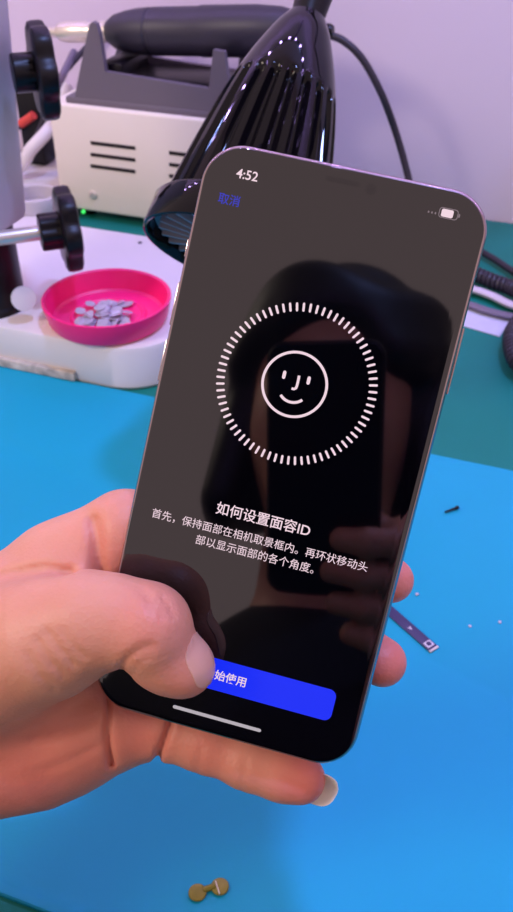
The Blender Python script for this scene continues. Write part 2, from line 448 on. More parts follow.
# ------------------------------------------------------------------ cables and clutter
q = spline([G(430, 258, .007), G(470, 272, .007), G(492, 281, .007), G(516, 290, .008), G(560, 315, .010), G(575, 350, .010), G(550, 372, .010), G(522, 366, .010), G(512, 348, .010), G(515, 328, .010), G(535, 312, .010), G(600, 300, .010)], 10)
d = np.r_[0, np.cumsum(np.linalg.norm(np.diff(q, axis=0), axis=1))]
tag(obj('coiled_cord', *tube(coil(q, .0046, .0046, 12), .0024, 8), M['rubber'], origin=G(516, 300, 0)),
    'black coiled cord looping on the teal bench at the right edge', 'cord')
tag(obj('white_cable', *tube(spline([G(425, 283, .003), G(470, 289, .003), G(492, 296, .003), G(520, 308, .003), G(600, 330, .003)], 10), .0052, 12, sy=.6), M['pale'], origin=G(470, 289, 0)),
    'pale flat cable under the coiled cord on the teal bench', 'cable')
tag(obj('grey_cable', *tube(spline([G(420, 296, .002), G(466, 304, .002), G(488, 311, .002), G(520, 318, .002), G(600, 330, .002)], 10), .0046, 12, sy=.6), M['grey'], origin=G(466, 304, 0)),
    'dark grey cable beside the pale paper strip at right', 'cable')
pg = [G(x, y, 0) for x, y in ((428, 312), (466, 325), (500, 335), (512, 316), (470, 306), (432, 300))]
pp = np.array([(p_@U, p_@W_) for p_ in pg])
tag(obj('paper_strip', *prism(pp, [(0, -.002), (0, -.0012)]), M['paper'], origin=pg[1]),
    'pale bluish paper strip lying under the cables on the teal bench', 'paper')

# behind the microscope: white tray sheet with a ring, and tools leaning at the wall
pt = [G(x, y, 0) for x, y in ((-40, 224), (30, 216), (74, 209), (78, 180), (68, 178), (-40, 186))]
wt = [(-.66, .69), (-.482, .69), (-.482, .745), (-.494, .752), (-.494, .80), (-.52, .875), (-.66, .875)]
tag(obj('plastic_tray', *prism(wt, [(.002, -.0022), (0, 0), (0, .006), (.002, .008)]), M['white'], origin=B(-.57, .78, -.0022)),
    'pale white tray on the bench between microscope stand and cream box', 'tray')
rc = B(-.502, .742, .0085)
rf = frame(rc, U, W_, Z)
tag(obj('tape_ring', *lathe([(.021, 0), (.026, 0), (.0262, .001), (.0262, .013), (.0255, .014), (.0215, .014), (.0205, .013), (.0205, .001), (.021, 0)], rf, 48), M['armgrey'], origin=rc),
    'pale grey ring lying behind the lower black knob', 'ring')
bw = b_wall
def wallpt(x, y, off): return VB(x, y, bw-off)
tag(obj('grey_rod', *tube(np.array([VB(57, 87, .80), VB(74, 52, .87)]), .0038, 12), M['grey'], origin=VB(57, 87, .80)),
    'thin grey rod leaning toward the wall below the silver handpiece tip', 'rod')
tag(obj('dark_wire', *tube(spline([B(-.585, .825, .011), VB(37, 135, .82), VB(55, 86, .83), VB(70, 66, .85), VB(90, 44, .875), VB(104, 35, .882)], 10), .0030, 10), M['rubber'], origin=VB(36, 135, .80)),
    'dark wire rising diagonally between focus knob and cradle', 'wire')
tag(obj('white_hose', *tube(spline([B(-.66, .79, .014), VB(10, 170, .80), VB(32, 148, .80), VB(50, 128, .82), VB(60, 110, .86), VB(66, 85, .88)], 10), .0068, 14), M['white'], origin=VB(10, 170, .80)),
    'white hose running up behind the upper black knob', 'hose')
pen = empty('marker_pen', VB(16, 150, .79), 'dark marker with red cap leaning behind the upper black knob', 'pen')
p0, p1, p2 = VB(6, 136, .84), VB(21, 124, .84), VB(38, 112, .84)
obj('barrel', *tube(np.array([p0, p1]), .0040, 14), M['rubber'], pen)
obj('cap', *tube(np.array([p1, p1+(p2-p1)*.75]), .0046, 14), M['red'], pen)
obj('dark_case', *box(-.578, -.552, .845, .87, .0085, .09, .003), M['black'], None, origin=B(-.565, .857, .0085))
tag(bpy.data.objects['dark_case'], 'small dark case behind the microscope arm and red cap', 'case')

# ------------------------------------------------------------------ loose bits on the mat
def tube_on(name, pts, r, m, label, cat, group=None, parent=None):
    o = obj(name, *tube(np.array(pts), r, 10), m, parent, origin=pts[0]); return tag(o, label, cat, group) if parent is None else o
sc = empty('loose_screw', G(453, 510, 0), 'tiny dark screw lying alone on the blue mat right of phone', 'screw')
a_, b_ = G(445, 512, .0012), G(456, 508, .0012)
obj('shank', *tube(np.array([a_, b_]), [.0006, .0008], 10), M['black'], sc)
obj('head', *tube(np.array([b_, b_+(b_-a_)/np.linalg.norm(b_-a_)*.0016]), .0011, 12), M['black'], sc)
fx = empty('flex_strip', G(412, 632, 0), 'dark purple flex circuit strip on the blue mat beside ring finger', 'circuit strip')
e0 = G(386, 608, 0); e1 = G(434, 650, 0)
ex = (e1-e0); LX = np.linalg.norm(ex); ex /= LX; ey = np.cross(Z, ex)
ff = frame(e0, ex, ey, Z)
obj('strip', *box(0, LX, -.0030, .0030, 0.0001, .0007, .0002, fr=ff), M['flex'], fx)
obj('connector', *box(LX-.0058, LX-.0018, -.0022, .0022, .0007, .0013, .0002, fr=ff), M['pale'], fx)
obj('contact_pad', *lathe([(.0013, .0007), (.0013, .0010)], frame(e0+ex*(LX-.0038)+Z*.0004, ex, ey, Z), 16, caps=(True, True)), M['flex'], fx)
obj('end_tab', *box(LX-.0008, LX+.0004, -.0030, .0030, 0.0001, .0008, .0001, fr=ff), M['rust'], fx)
ar = [(.018-.006, 0), (.0145-.006, .0011), (.0150-.006, 0), (.0145-.006, -.0011)]
ar = [(LX-.0185+.003, 0.0), (LX-.0185, .0011), (LX-.0185+.0007, 0), (LX-.0185, -.0011)]
obj('arrow_mark', ff([(x, y, .00075) for x, y in ar]), [(0, 1, 2), (0, 2, 3)], M['pale'], fx, smooth=0)
for (x, y, r, lab) in ((417, 594, .0011, 'tiny off-white crumb on the blue mat just right of index fingertip'),
                       (470, 626, .0008, 'white speck on the mat right of flex strip, nearer to the strip'),
                       (500, 622, .0009, 'white speck on the mat at the right edge of the photo')):
    bm = bmesh.new(); bmesh.ops.create_icosphere(bm, subdivisions=2, radius=r)
    for v in bm.verts: v.co *= .7+.5*random.random(); v.co.z *= .6
    bm.verts.index_update()
    c = G(x, y, r*.5)
    V = np.array([v.co[:] for v in bm.verts])+c; F = [[v.index for v in f.verts] for f in bm.faces]; bm.free()
    tag(obj('crumb', V, F, M['pale'], origin=c), lab, 'crumb')
bc = empty('brass_contacts', G(208, 888, 0), 'pair of joined brass discs on the blue mat near the bottom edge', 'contacts')
for (x, y) in ((197.5, 893), (220, 887)):
    c = G(x, y, 0)
    obj('disc', *lathe([(.0033, 0.0001), (.0036, .0004), (.0033, .0009), (.001, .0011)], frame(c, U, W_, Z), 28, caps=(True, True)), M['brass'], bc)
obj('link', *tube(np.array([G(203, 890, .0006), G(215, 886, .0006)]), .0012, 10), M['brass'], bc)
obj('clip_line', *tube(np.array([G(215.5, 881, .0012), G(219.5, 894, .0012)]), .00035, 8), M['steel'], bc)
c = G(140, 243, zb)
tag(obj('dark_speck', *lathe([(.0015, 0), (.0018, .0006), (.0006, .0012)], frame(c, U, W_, Z), 10, caps=(True, True)), M['black'], origin=c),
    'tiny dark speck on the white microscope base behind the pink dish', 'speck')

# ------------------------------------------------------------------ phone
PR = np.array([[0.9657398911466383, 0.2232053697883899, -0.13238514095508466], [-0.2373887000378455, 0.9659216535553856, -0.10315989670003389], [0.10484783136723108, 0.13105236392544764, 0.9858155051362991]])
CR = np.stack([RT, UP, -FWD], 1)
A = CR@PR
PC = CAM+CR@np.array([0.006609961287203455, -0.0022641392068080703, -0.2461488659723782])
PN = A[:, 2]
PHF = frame(PC, A[:, 0], A[:, 1], A[:, 2])
PW, PL, PT = .0774, .162, .0081
def loc(x, y):
    """where a sight line meets the screen, in the phone's own millimetre grid"""
    d = ray(x, y); t = ((PC-CAM)@PN)/(d@PN); q = CAM+t*d-PC
    return np.array([q@A[:, 0], q@A[:, 1]])
ph = empty('smartphone', PC, 'black smartphone held in the hand, its screen showing a face setup page', 'phone')
ol = rrect(PW, PL, .0112, 14)
obj('metal_frame', *prism(ol, [(.0016, -PT+.0002), (.0008, -.0074), (.0002, -.0066), (0, -.0056), (0, -.0024), (.0002, -.0014), (.0007, -.0007), (.0012, -.0004)], PHF), M['frame'], ph)
obj('back_glass', *prism(ol, [(.0030, -PT-.0001), (.0016, -PT+.0003), (.0016, -PT+.0008)], PHF), M['backglass'], ph)
disp = obj('screen', *prism(ol, [(.0010, -.0008), (.0010, -.00035), (.0012, -.00014), (.0017, -.00004), (.0024, 0.)], PHF), M['glass'], ph, smooth=25)
mb = MB()
y0 = loc(452, 325)[1]; y1 = loc(435, 392)[1]
obj('side_button', *box(PW/2-.0002, PW/2+.0006, min(y0, y1), max(y0, y1), -.0052, -.0030, .0003, fr=PHF), M['frame'], ph)
for yy in (.036, .020): obj('volume_button', *box(-PW/2-.0006, -PW/2+.0002, yy-.006, yy+.006, -.0052, -.0030, .0003, fr=PHF), M['frame'], ph)
obj('silent_switch', *box(-PW/2-.0006, -PW/2+.0002, .049, .054, -.0050, -.0032, .0003, fr=PHF), M['frame'], ph)
ZE = .00006
def flat(name, polys, m, parent, z=ZE):
    mb = MB()
    for p in polys: mb.add(PHF([(x, y, z) for x, y in p]), [tuple(range(len(p)))])
    return obj(name, mb.V, mb.F, m, parent, smooth=0)
def seg(p, q, w, n=5):
    p = np.array(p); q = np.array(q); d = (q-p)/np.linalg.norm(q-p); nn = np.array([-d[1], d[0]]); a0 = math.atan2(d[1], d[0]); out = []
    for k in range(n+1):
        a = a0-PI/2+PI*k/n; out.append(q+w/2*np.array([math.cos(a), math.sin(a)]))
    for k in range(n+1):
        a = a0+PI/2+PI*k/n; out.append(p+w/2*np.array([math.cos(a), math.sin(a)]))
    return out
def stroke(pts, w):
    pts = np.array(pts); t = np.gradient(pts, axis=0); t /= np.linalg.norm(t, axis=1)[:, None]; n = np.stack([-t[:, 1], t[:, 0]], 1)
    L = pts+n*w/2; R = pts-n*w/2
    return [[L[i], R[i], R[i+1], L[i+1]] for i in range(len(pts)-1)]
def ui_text(name, s_, pl, pr_, m, parent, bold=0., z=ZE):
    """letters laid on the glass so that they run from pl to pr_ (middle height)"""
    cu = bpy.data.curves.new('letters', 'FONT'); cu.body = s_; cu.size = 1; cu.offset = bold; cu.resolution_u = 4
    o = bpy.data.objects.new('letters', cu); COL.objects.link(o)
    bpy.context.view_layer.update()
    dg = bpy.context.evaluated_depsgraph_get()
    me = bpy.data.meshes.new_from_object(o.evaluated_get(dg))
    V = np.array([v.co[:2] for v in me.vertices]); F = [tuple(p.vertices) for p in me.polygons]
    bpy.data.objects.remove(o); bpy.data.curves.remove(cu); bpy.data.meshes.remove(me)
    lo, hi = V.min(0), V.max(0)
    a, b = loc(*pl), loc(*pr_); k = (b[0]-a[0])/(hi[0]-lo[0])
    V = (V-(lo+hi)/2)*k+(a+b)/2
    return obj(name, PHF([(x, y, z) for x, y in V]), F, m, parent, smooth=0)
ui_text('clock_text', '4:52', (236.5, 173), (258, 177), M['ui'], disp, .012)
ui_text('cancel_text', '取消', (218.5, 197.5), (240, 202), M['uicancel'], disp, .01)
ui_text('title_text', '如何设置面容ID', (216.5, 508), (310.5, 530), M['ui'], disp, .01)
ui_text('body_text', '首先，保持面部在相机取景框内。再环状移动头', (152, 514), (368, 566), M['ui'], disp, 0)
ui_text('body_text', '部以显示面部的各个角度。', (196, 539), (314, 569), M['ui'], disp, 0)
# face scan ring and face icon
rc = loc(296, 384.5); rx = (loc(376, 403)-loc(216, 366)); RR = np.linalg.norm(rx)/2*.972
flat('scan_ring', [seg(rc+(RR-.0018)*np.array([math.cos(a), math.sin(a)]), rc+RR*np.array([math.cos(a), math.sin(a)]), .00062) for a in [2*PI*(k+.5)/72 for k in range(72)]], M['ui'], disp)
fi = loc(294.5, 384.5); fr_ = np.linalg.norm(loc(326, 391)-loc(263, 378))/2
circ = [fi+fr_*np.array([math.cos(2*PI*k/72), math.sin(2*PI*k/72)]) for k in range(73)]
ic = obj('face_icon', *(lambda m_: (m_.V, m_.F))((lambda m_: [m_.add(PHF([(x, y, ZE) for x, y in p]), [(0, 1, 2, 3)]) for p in stroke(circ, .00072)] and m_)(MB())), M['ui'], disp, smooth=0)
pol = []
k = fr_
for sx in (-.38, .40): pol.append(seg(fi+k*np.array([sx, .14]), fi+k*np.array([sx, .30]), .0009))
nose = [fi+k*np.array(p) for p in ((.08, .30), (.085, .15), (.085, -.02), (.07, -.10), (.02, -.14), (-.06, -.14))]
pol += stroke(nose, .0007)
sm = [fi+k*np.array([.46*math.sin(a), -.12-.44*math.cos(a)]) for a in np.linspace(-.85, .85, 14)]
pol += stroke(sm, .00075)
flat('face_features', pol, M['ui'], disp)
# button
rT = loc(337, 691); rB = loc(330.5, 722)
bw_, bh_ = 2*abs((rT[0]+rB[0])/2), abs(rT[1]-rB[1]); bcx, bcy = 0, (rT[1]+rB[1])/2
btn = flat('start_button', [[(x+bcx, y+bcy) for x, y in rrect(bw_, bh_, .0021, 6)]], M['uiblue'], disp)
ui_text('button_text', '开始使用', (204.5, 671.5), (246, 682.5), M['ui'], btn, .012, ZE*2)
hl, hr = loc(174.5, 707), loc(259.5, 730); hm = (hl+hr)/2
flat('home_bar', [seg((hl[0], hm[1]), (hr[0], hm[1]), .0010)], M['uibar'], disp)
bl, br = loc(441, 212), loc(456, 215.5); bm_ = (bl+br)/2
flat('battery_icon', [[(x+bm_[0]-.0003, y+bm_[1]) for x, y in rrect(.0031, .0020, .0004, 3)]], M['ui'], disp)
flat('battery_outline', stroke([(x+bm_[0], y+bm_[1]) for x, y in list(rrect(.0048, .0025, .0007, 4))+[rrect(.0048, .0025, .0007, 4)[0]]], .00022)+[seg((bm_[0]+.0028, bm_[1]-.0003), (bm_[0]+.0028, bm_[1]+.0003), .0004)], M['uidim'], disp)
d0 = loc(432, 212.5)
flat('signal_dots', [seg((d0[0]+k*.0009, d0[1]-.0001), (d0[0]+k*.0009, d0[1]+.0001), .0004) for k in (-1, 0, 1)], M['uidim'], disp)
s0, s1 = loc(328, 178), loc(357, 184.5)
flat('earpiece_slit', [seg((s0[0], s0[1]), (s1[0], s0[1]), .0012)], M['sensor'], disp)
c0 = loc(371, 189)
flat('front_camera', [[c0+.0014*np.array([math.cos(2*PI*k/20), math.sin(2*PI*k/20)]) for k in range(20)]], M['sensor'], disp)

# ------------------------------------------------------------------ person: left hand, arm, head and torso
def smin(a, b, k):
    h = np.clip(k-np.abs(a-b), 0, None)/k
    return np.minimum(a, b)-h*h*k*.25
class Field:
    def __init__(s, lo, hi, vox):
        s.lo = np.array(lo, float); s.v = vox
        s.n = np.ceil((np.array(hi)-s.lo)/vox).astype(int)+1
        s.F = np.full(s.n, 1., np.float32)
    def cone(s, F, a, b, ra, rb, k, sub=False, sq=None):
        a = np.array(a, float); b = np.array(b, float); mg = k+3*s.v; rm = max(ra, rb)+mg
        i0 = np.clip(np.floor((np.minimum(a, b)-rm-s.lo)/s.v).astype(int), 0, s.n-1)
        i1 = np.clip(np.ceil((np.maximum(a, b)+rm-s.lo)/s.v).astype(int)+1, 0, s.n)
        if np.any(i1 <= i0): return
        g = [s.lo[i]+s.v*np.arange(i0[i], i1[i]) for i in range(3)]
        X = np.stack(np.meshgrid(*g, indexing='ij'), -1)-a
        ab = b-a; L2 = ab@ab
        t = np.clip(X@ab/L2, 0, 1) if L2 > 1e-12 else np.zeros(X.shape[:3])
        D = X-t[..., None]*ab
        if sq is not None:                       # flatten along a direction
            ax, f = sq; D = D+(D@ax)[..., None]*ax*(f-1)
        d = (np.linalg.norm(D, axis=-1)-(ra+(rb-ra)*t)).astype(np.float32)
        sl = tuple(slice(i0[i], i1[i]) for i in range(3))
        F[sl] = -smin(-F[sl], d, k) if sub else smin(F[sl], d, k)
    def chain(s, pts, k=.004, F=None, sq=None):
        own = F is None
        if own: F = np.full(s.n, 1., np.float32)
        for (a, ra), (b, rb) in zip(pts[:-1], pts[1:]): s.cone(F, a, b, ra, rb, k, sq=sq)
        return F
    def mesh(s):
        F = s.F; I = F < 0; n = s.n
        C = np.zeros(n-1, np.int8)
        for dx in (0, 1):
            for dy in (0, 1):
                for dz in (0, 1): C += I[dx:n[0]-1+dx, dy:n[1]-1+dy, dz:n[2]-1+dz]
        idx = np.argwhere((C > 0) & (C < 8)); m = len(idx)
        num = -np.ones(n-1, np.int32); num[tuple(idx.T)] = np.arange(m)
        acc = np.zeros((m, 3)); cnt = np.zeros(m)
        cs = [np.array(c) for c in ((0, 0, 0), (1, 0, 0), (0, 1, 0), (1, 1, 0), (0, 0, 1), (1, 0, 1), (0, 1, 1), (1, 1, 1))]
        for i in range(8):
            for ax in range(3):
                if cs[i][ax] == 0:
                    e = cs[i].copy(); e[ax] = 1
                    fa = F[tuple((idx+cs[i]).T)]; fb = F[tuple((idx+e).T)]
                    x = (fa < 0) != (fb < 0)
                    t = np.where(x, fa/(fa-fb+1e-20*(fa == fb)), 0)
                    acc[x] += (cs[i]+(e-cs[i])*t[:, None])[x]; cnt[x] += 1
        V = s.lo+s.v*(idx+acc/cnt[:, None])
        Q = []
        for ax in range(3):
            o1, o2 = [(1, 2), (2, 0), (0, 1)][ax]
            sl0 = [slice(None)]*3; sl1 = [slice(None)]*3; sl0[ax] = slice(0, -1); sl1[ax] = slice(1, None)
            x = I[tuple(sl0)] != I[tuple(sl1)]
            for g in [np.argwhere(x)]:
                g = g[(g[:, o1] > 0) & (g[:, o2] > 0) & (g[:, o1] < n[o1]-1) & (g[:, o2] < n[o2]-1)]
                fl_ = ~I[tuple(g.T)]
                e1 = np.zeros(3, int); e1[o1] = 1; e2 = np.zeros(3, int); e2[o2] = 1
                q_ = np.stack([num[tuple((g-e1-e2).T)], num[tuple((g-e2).T)], num[tuple(g.T)], num[tuple((g-e1).T)]], 1)
                q_[fl_] = q_[fl_][:, ::-1]
                Q.append(q_)
        Q = np.concatenate(Q); Q = Q[(Q >= 0).all(1)]
        return V, Q

mm = .001
def hp_(x, y, off):
    """a point of the hand: on a sight line, off millimetres behind (+) or before (-) the screen plane"""
    d = ray(x, y); t = ((PC-CAM)@PN)/(d@PN)
    return CAM+(t+off*mm)*d
def ch(*pts): return [(hp_(x, y, o), r*mm) for x, y, o, r in pts]
allp = []
hand = Field((-.215, .085, .045), (.065, .275, .275), .00105)
# palm, heel and thumb ball
palm = hand.chain(ch((-190, 742, 20, 26), (-60, 742, 20, 25), (0, 738, 20, 22.2), (45, 738, 19.5, 18.9), (81, 731, 19.5, 15.4), (112, 726, 20, 12.4)), .008)
for c_ in (ch((-60, 680, 18, 25), (60, 640, 26, 16), (150, 640, 32, 12.5)),
           ch((-60, 665, 14, 25), (-10, 632, 16, 19.5), (58, 574, 19, 13.6), (122, 533, 20, 11.6)),
           ch((0, 680, 22, 18), (140, 690, 31, 12))): hand.chain(c_, .010, palm)
th = hand.chain(ch((-75, 690, 10, 24), (-10, 655, 2, 21.3), (52, 635, -8, 16.0), (90, 621, -12, 11.9), (115, 621, -12.2, 11.4)), .008)
hand.chain(ch((84, 622, -11.5, 12.0), (118, 621, -12.2, 11.3), (146, 627, -12.6, 11.7), (149, 632, -12.2, 11.3), (163, 655, -10.2, 9.2), (172, 661, -9.6, 8.7), (184, 667, -9.0, 8.4)), .003, th)
hand.F = smin(palm, th, .010)
idx = hand.chain(ch((60, 573, 19, 13), (128, 533, 20, 11.4), (255, 520, 26, 9.8), (345, 556, 21, 8), (391, 580, 15.4, 6.6)), .004)
mid = hand.chain(ch((130, 610, 33, 12), (262, 590, 31, 10), (335, 634, 22.5, 8.2), (382, 662, 16, 7.2)), .004)
rin = hand.chain(ch((135, 665, 32, 12), (250, 655, 30, 9.4), (300, 686, 22.5, 8), (328, 700, 17, 7)), .004)
pin = hand.chain(ch((112, 722, 20, 12.3), (165, 727, 19.5, 9.4), (205, 742, 18, 8.5), (250, 761, 16, 8.1), (282, 773, 14.8, 7.6), (301, 779, 14.2, 7.3)), .004)
fing = np.minimum(np.minimum(idx, mid), np.minimum(rin, pin))
hand.F = smin(hand.F, fing, .006)
# creases and folds: grooves pressed along lines of the skin, seen where the palm faces the viewer
def groove(pts, depth, width, o0, o1, sgn=1):
    """pts in sight-line coordinates; only flesh between o0 and o1 millimetres from the screen plane is pressed"""
    pts = np.array(spline(np.c_[np.array(pts, float), np.zeros(len(pts))], 6))[:, :2]
    c = np.array([hp_(x, y, (o0+o1)/2) for x, y in pts]); w_ = .012
    lo, hi = c.min(0)-w_-abs(o1-o0)*mm/2, c.max(0)+w_+abs(o1-o0)*mm/2
    i0 = np.clip(((lo-hand.lo)/hand.v).astype(int), 0, hand.n-1); i1 = np.clip(((hi-hand.lo)/hand.v).astype(int)+1, 1, hand.n)
    g = [hand.lo[i]+hand.v*np.arange(i0[i], i1[i]) for i in range(3)]
    X = np.stack(np.meshgrid(*g, indexing='ij'), -1)-CAM
    dep = X@FWD; px = 256.5+FPX*(X@RT)/dep; py = 456-FPX*(X@UP)/dep
    off = ((X+CAM-PC)@(-PN))/mm
    d2 = np.full(px.shape, 1e9)
    for a, b in zip(pts[:-1], pts[1:]):
        ab = b-a; t = np.clip(((px-a[0])*ab[0]+(py-a[1])*ab[1])/(ab@ab), 0, 1)
        d2 = np.minimum(d2, (px-a[0]-t*ab[0])**2+(py-a[1]-t*ab[1])**2)
    dmm = np.sqrt(d2)*.27
    e = np.clip((off-o0)/2+.5, 0, 1)*np.clip((o1-off)/2+.5, 0, 1)
    sl = tuple(slice(i0[i], i1[i]) for i in range(3))
    hand.F[sl] += (sgn*depth*mm*np.exp(-(dmm/width)**2)*e).astype(np.float32)
groove([(109, 690), (108, 720), (108, 738), (111, 764)], 2.5, .9, 2, 34)
groove([(172, 715), (168, 730), (163, 744), (156, 762)], 2.6, .9, 2, 34)
groove([(201, 750), (197, 770)], .5, 1.0, 2, 34)
groove([(246, 760), (242, 788)], .5, 1.0, 2, 34)
groove([(94, 522), (97, 540), (98, 560), (100, 580)], 2.4, 1.9, -2, 30)
groove([(70, 573), (40, 570), (0, 577), (-30, 584)], 1.6, 1.7, -12, 22)
groove([(48, 632), (60, 648), (74, 664)], 0.8, .9, -30, 0)
groove([(38, 640), (50, 660), (64, 676)], 0.7, .9, -30, 2)
groove([(62, 630), (72, 645), (84, 657)], 0.6, .9, -30, 0)
groove([(28, 655), (40, 675), (54, 690)], 0.6, .9, -30, 4)
groove([(121, 672), (127, 660), (137, 651), (150, 646)], 1.1, 1.1, -34, -4)
groove([(130, 675), (139, 663), (150, 656)], .6, .9, -34, -4)
groove([(150, 596), (158, 606), (163, 618)], 0.77, .8, -34, -4)
groove([(162, 598), (168, 607), (173, 617)], 0.77, .8, -34, -4)
groove([(140, 590), (147, 600), (152, 612)], 0.59, .8, -34, -4)
groove([(30, 740), (60, 735), (95, 720)], .8, 1.3, -2, 30)
groove([(20, 775), (60, 765), (100, 745)], .5, 1.2, -2, 30)

# forearm running back beside the photographer
WR = hp_(-150, 716, 20)
EL = np.array([-.30, -.03, .05])
fa = hand.chain([(hp_(-60, 700, 20), .025), (WR, .024), (WR+(EL-WR)*.3, .029)], .01)
hand.F = smin(hand.F, fa, .012)
# the flesh gives way where it presses on the phone
g_ = [hand.lo[i]+hand.v*np.arange(hand.n[i]) for i in range(3)]
X_ = (np.stack(np.meshgrid(*g_, indexing='ij'), -1)-PC).astype(np.float32)
q3 = np.stack([np.abs(X_@A[:, 0].astype(np.float32))-(PW/2-.003), np.abs(X_@A[:, 1].astype(np.float32))-(PL/2-.003), np.abs(X_@A[:, 2].astype(np.float32)+PT/2)-(PT/2-.003)], -1)
dbx = np.linalg.norm(np.maximum(q3, 0), axis=-1)+np.minimum(q3.max(-1), 0)-.0032
hand.F = np.maximum(hand.F, -dbx).astype(np.float32)
del X_, q3, dbx
HV, HF = hand.mesh()
# head, neck, torso, legs (coarser)
HV0 = P(346, 402, .68); HD = HV0-2*((HV0-PC)@PN)*PN
body = Field((-.50, -.60, -.76), (.30, .34, .66), .008)
bF = body.F
def bc_(a, b, ra, rb, k=.03, sq=None): body.cone(bF, a, b, ra, rb, k, sq=sq)
bc_(HD+(0, 0, .03), HD+(0, .012, -.02), .078, .070, .03)
bc_(HD+(0, .02, -.06), HD+(0, .035, -.085), .050, .040, .03)
bc_(HD+(0, .075, -.01), HD+(0, .088, -.035), .010, .014, .015)      # nose
for sx in (-1, 1): bc_(HD+(sx*.078, -.005, .0), HD+(sx*.076, -.005, -.035), .012, .009, .01)   # ears
bc_(HD+(-.022, .074, -.066), HD+(.022, .074, -.066), .007, .007, .008)       # mouth
SHC = HD+np.array([0, -.05, -.27])
bc_(HD+(0, -.02, -.05), SHC+(0, 0, .06), .052, .058, .03)
for sx in (-1, 1): bc_(SHC+(0, 0, .02), SHC+(sx*.17, 0, -.02), .065, .060, .05)
HIP = np.array([HD[0], HD[1]-.14, -.25])
bc_(SHC+(0, 0, -.05), HIP, .125, .125, .06)
LS = SHC+np.array([-.18, .0, -.03]); RS = SHC+np.array([.18, 0, -.03])
bc_(LS, EL+(0, -.005, 0), .052, .042, .03)
bc_(EL, WR+(EL-WR)*.45, .040, .033, .02)
CB = CAM-FWD*.003-RT*.026-UP*.062; RW = CB+RT*.075-UP*.112-FWD*.045; RE = RS+np.array([.05, -.02, -.26]); bc_(RS, RE, .052, .042, .03); bc_(RE, RW, .038, .027, .03)
for sx in (-1, 1):
    h_ = HIP+np.array([sx*.09, 0, -.03]); k_ = HIP+np.array([sx*.11, .42, -.03]); f_ = np.array([k_[0], k_[1]-.02, zf+.05])
    bc_(h_, k_, .085, .060, .05); bc_(k_, f_, .058, .042, .03); bc_(f_+(0, -.02, -.008), f_+(0, .15, -.018), .040, .030, .03)
BV, BF = body.mesh()
rh = Field(CB-.17, CB+.15, .0025)
def rc_(*pts, k=.004): return rh.chain([(CB+RT*x+UP*y+FWD*z, r) for x, y, z, r in pts], k)
rp = rc_((.080, -.120, -.050, .026), (.062, -.083, -.020, .021), (.052, -.048, -.016, .017), k=.01)
rh.chain([(CB+RT*.058-UP*.085-FWD*.022, .022), (CB+RT*.05-UP*.055-FWD*.028, .013), (CB+RT*.02-UP*.030-FWD*.024, .0095), (CB-RT*.005-UP*.022-FWD*.019, .008)], .006, rp)
rf_ = np.full(rh.n, 1., np.float32)
for q_, (yy, LF) in enumerate(((-.040, .030), (-.060, .036), (-.080, .032), (-.099, .022))):
    rf_ = np.minimum(rf_, rc_((.056, yy, -.016, .011), (.052, yy, .004, .0092), (.044-LF*.4, yy+.002, .0125, .0085), (.044-LF, yy+.003, .0105, .0072)))
rh.F = smin(rp, rf_, .006)
RV, RF = rh.mesh()
n_ = len(HV)
pe = obj('person', np.vstack([HV, BV, RV]), np.vstack([HF, BF+n_, RF+n_+len(BV)]).tolist(), M['skin'], origin=np.array([HIP[0], HIP[1], zf]), smooth=0)
tag(pe, 'person in a dark shirt holding the phone in the left hand, thumb on screen', 'person')
me = pe.data
for p_ in me.polygons: p_.use_smooth = True
VV = np.vstack([HV, BV, RV])
tips = [(hp_(188, 668, -9), .012, .55), (hp_(393, 582, 14), .016, .75), (hp_(384, 664, 15), .018, .8), (hp_(306, 778, 12), .013, .8), (hp_(262, 766, 14), .012, .4), (hp_(150, 622, -24), .012, .3), (hp_(30, 770, 8), .026, .75), (hp_(-40, 790, 8), .026, .7), (hp_(85, 755, 10), .018, .6), (hp_(140, 735, 12), .016, .55), (hp_(210, 752, 12), .014, .45), (hp_(128, 740, 10), .012, .4), (hp_(110, 545, 10), .012, .35)]
flv = np.zeros(len(VV))
for c_, r_, w_ in tips: flv = np.maximum(flv, w_*np.exp(-(((VV-c_)**2).sum(1))/(r_*r_)))
at = me.attributes.new('flush', 'FLOAT', 'POINT'); at.data.foreach_set('value', flv.astype(np.float32))

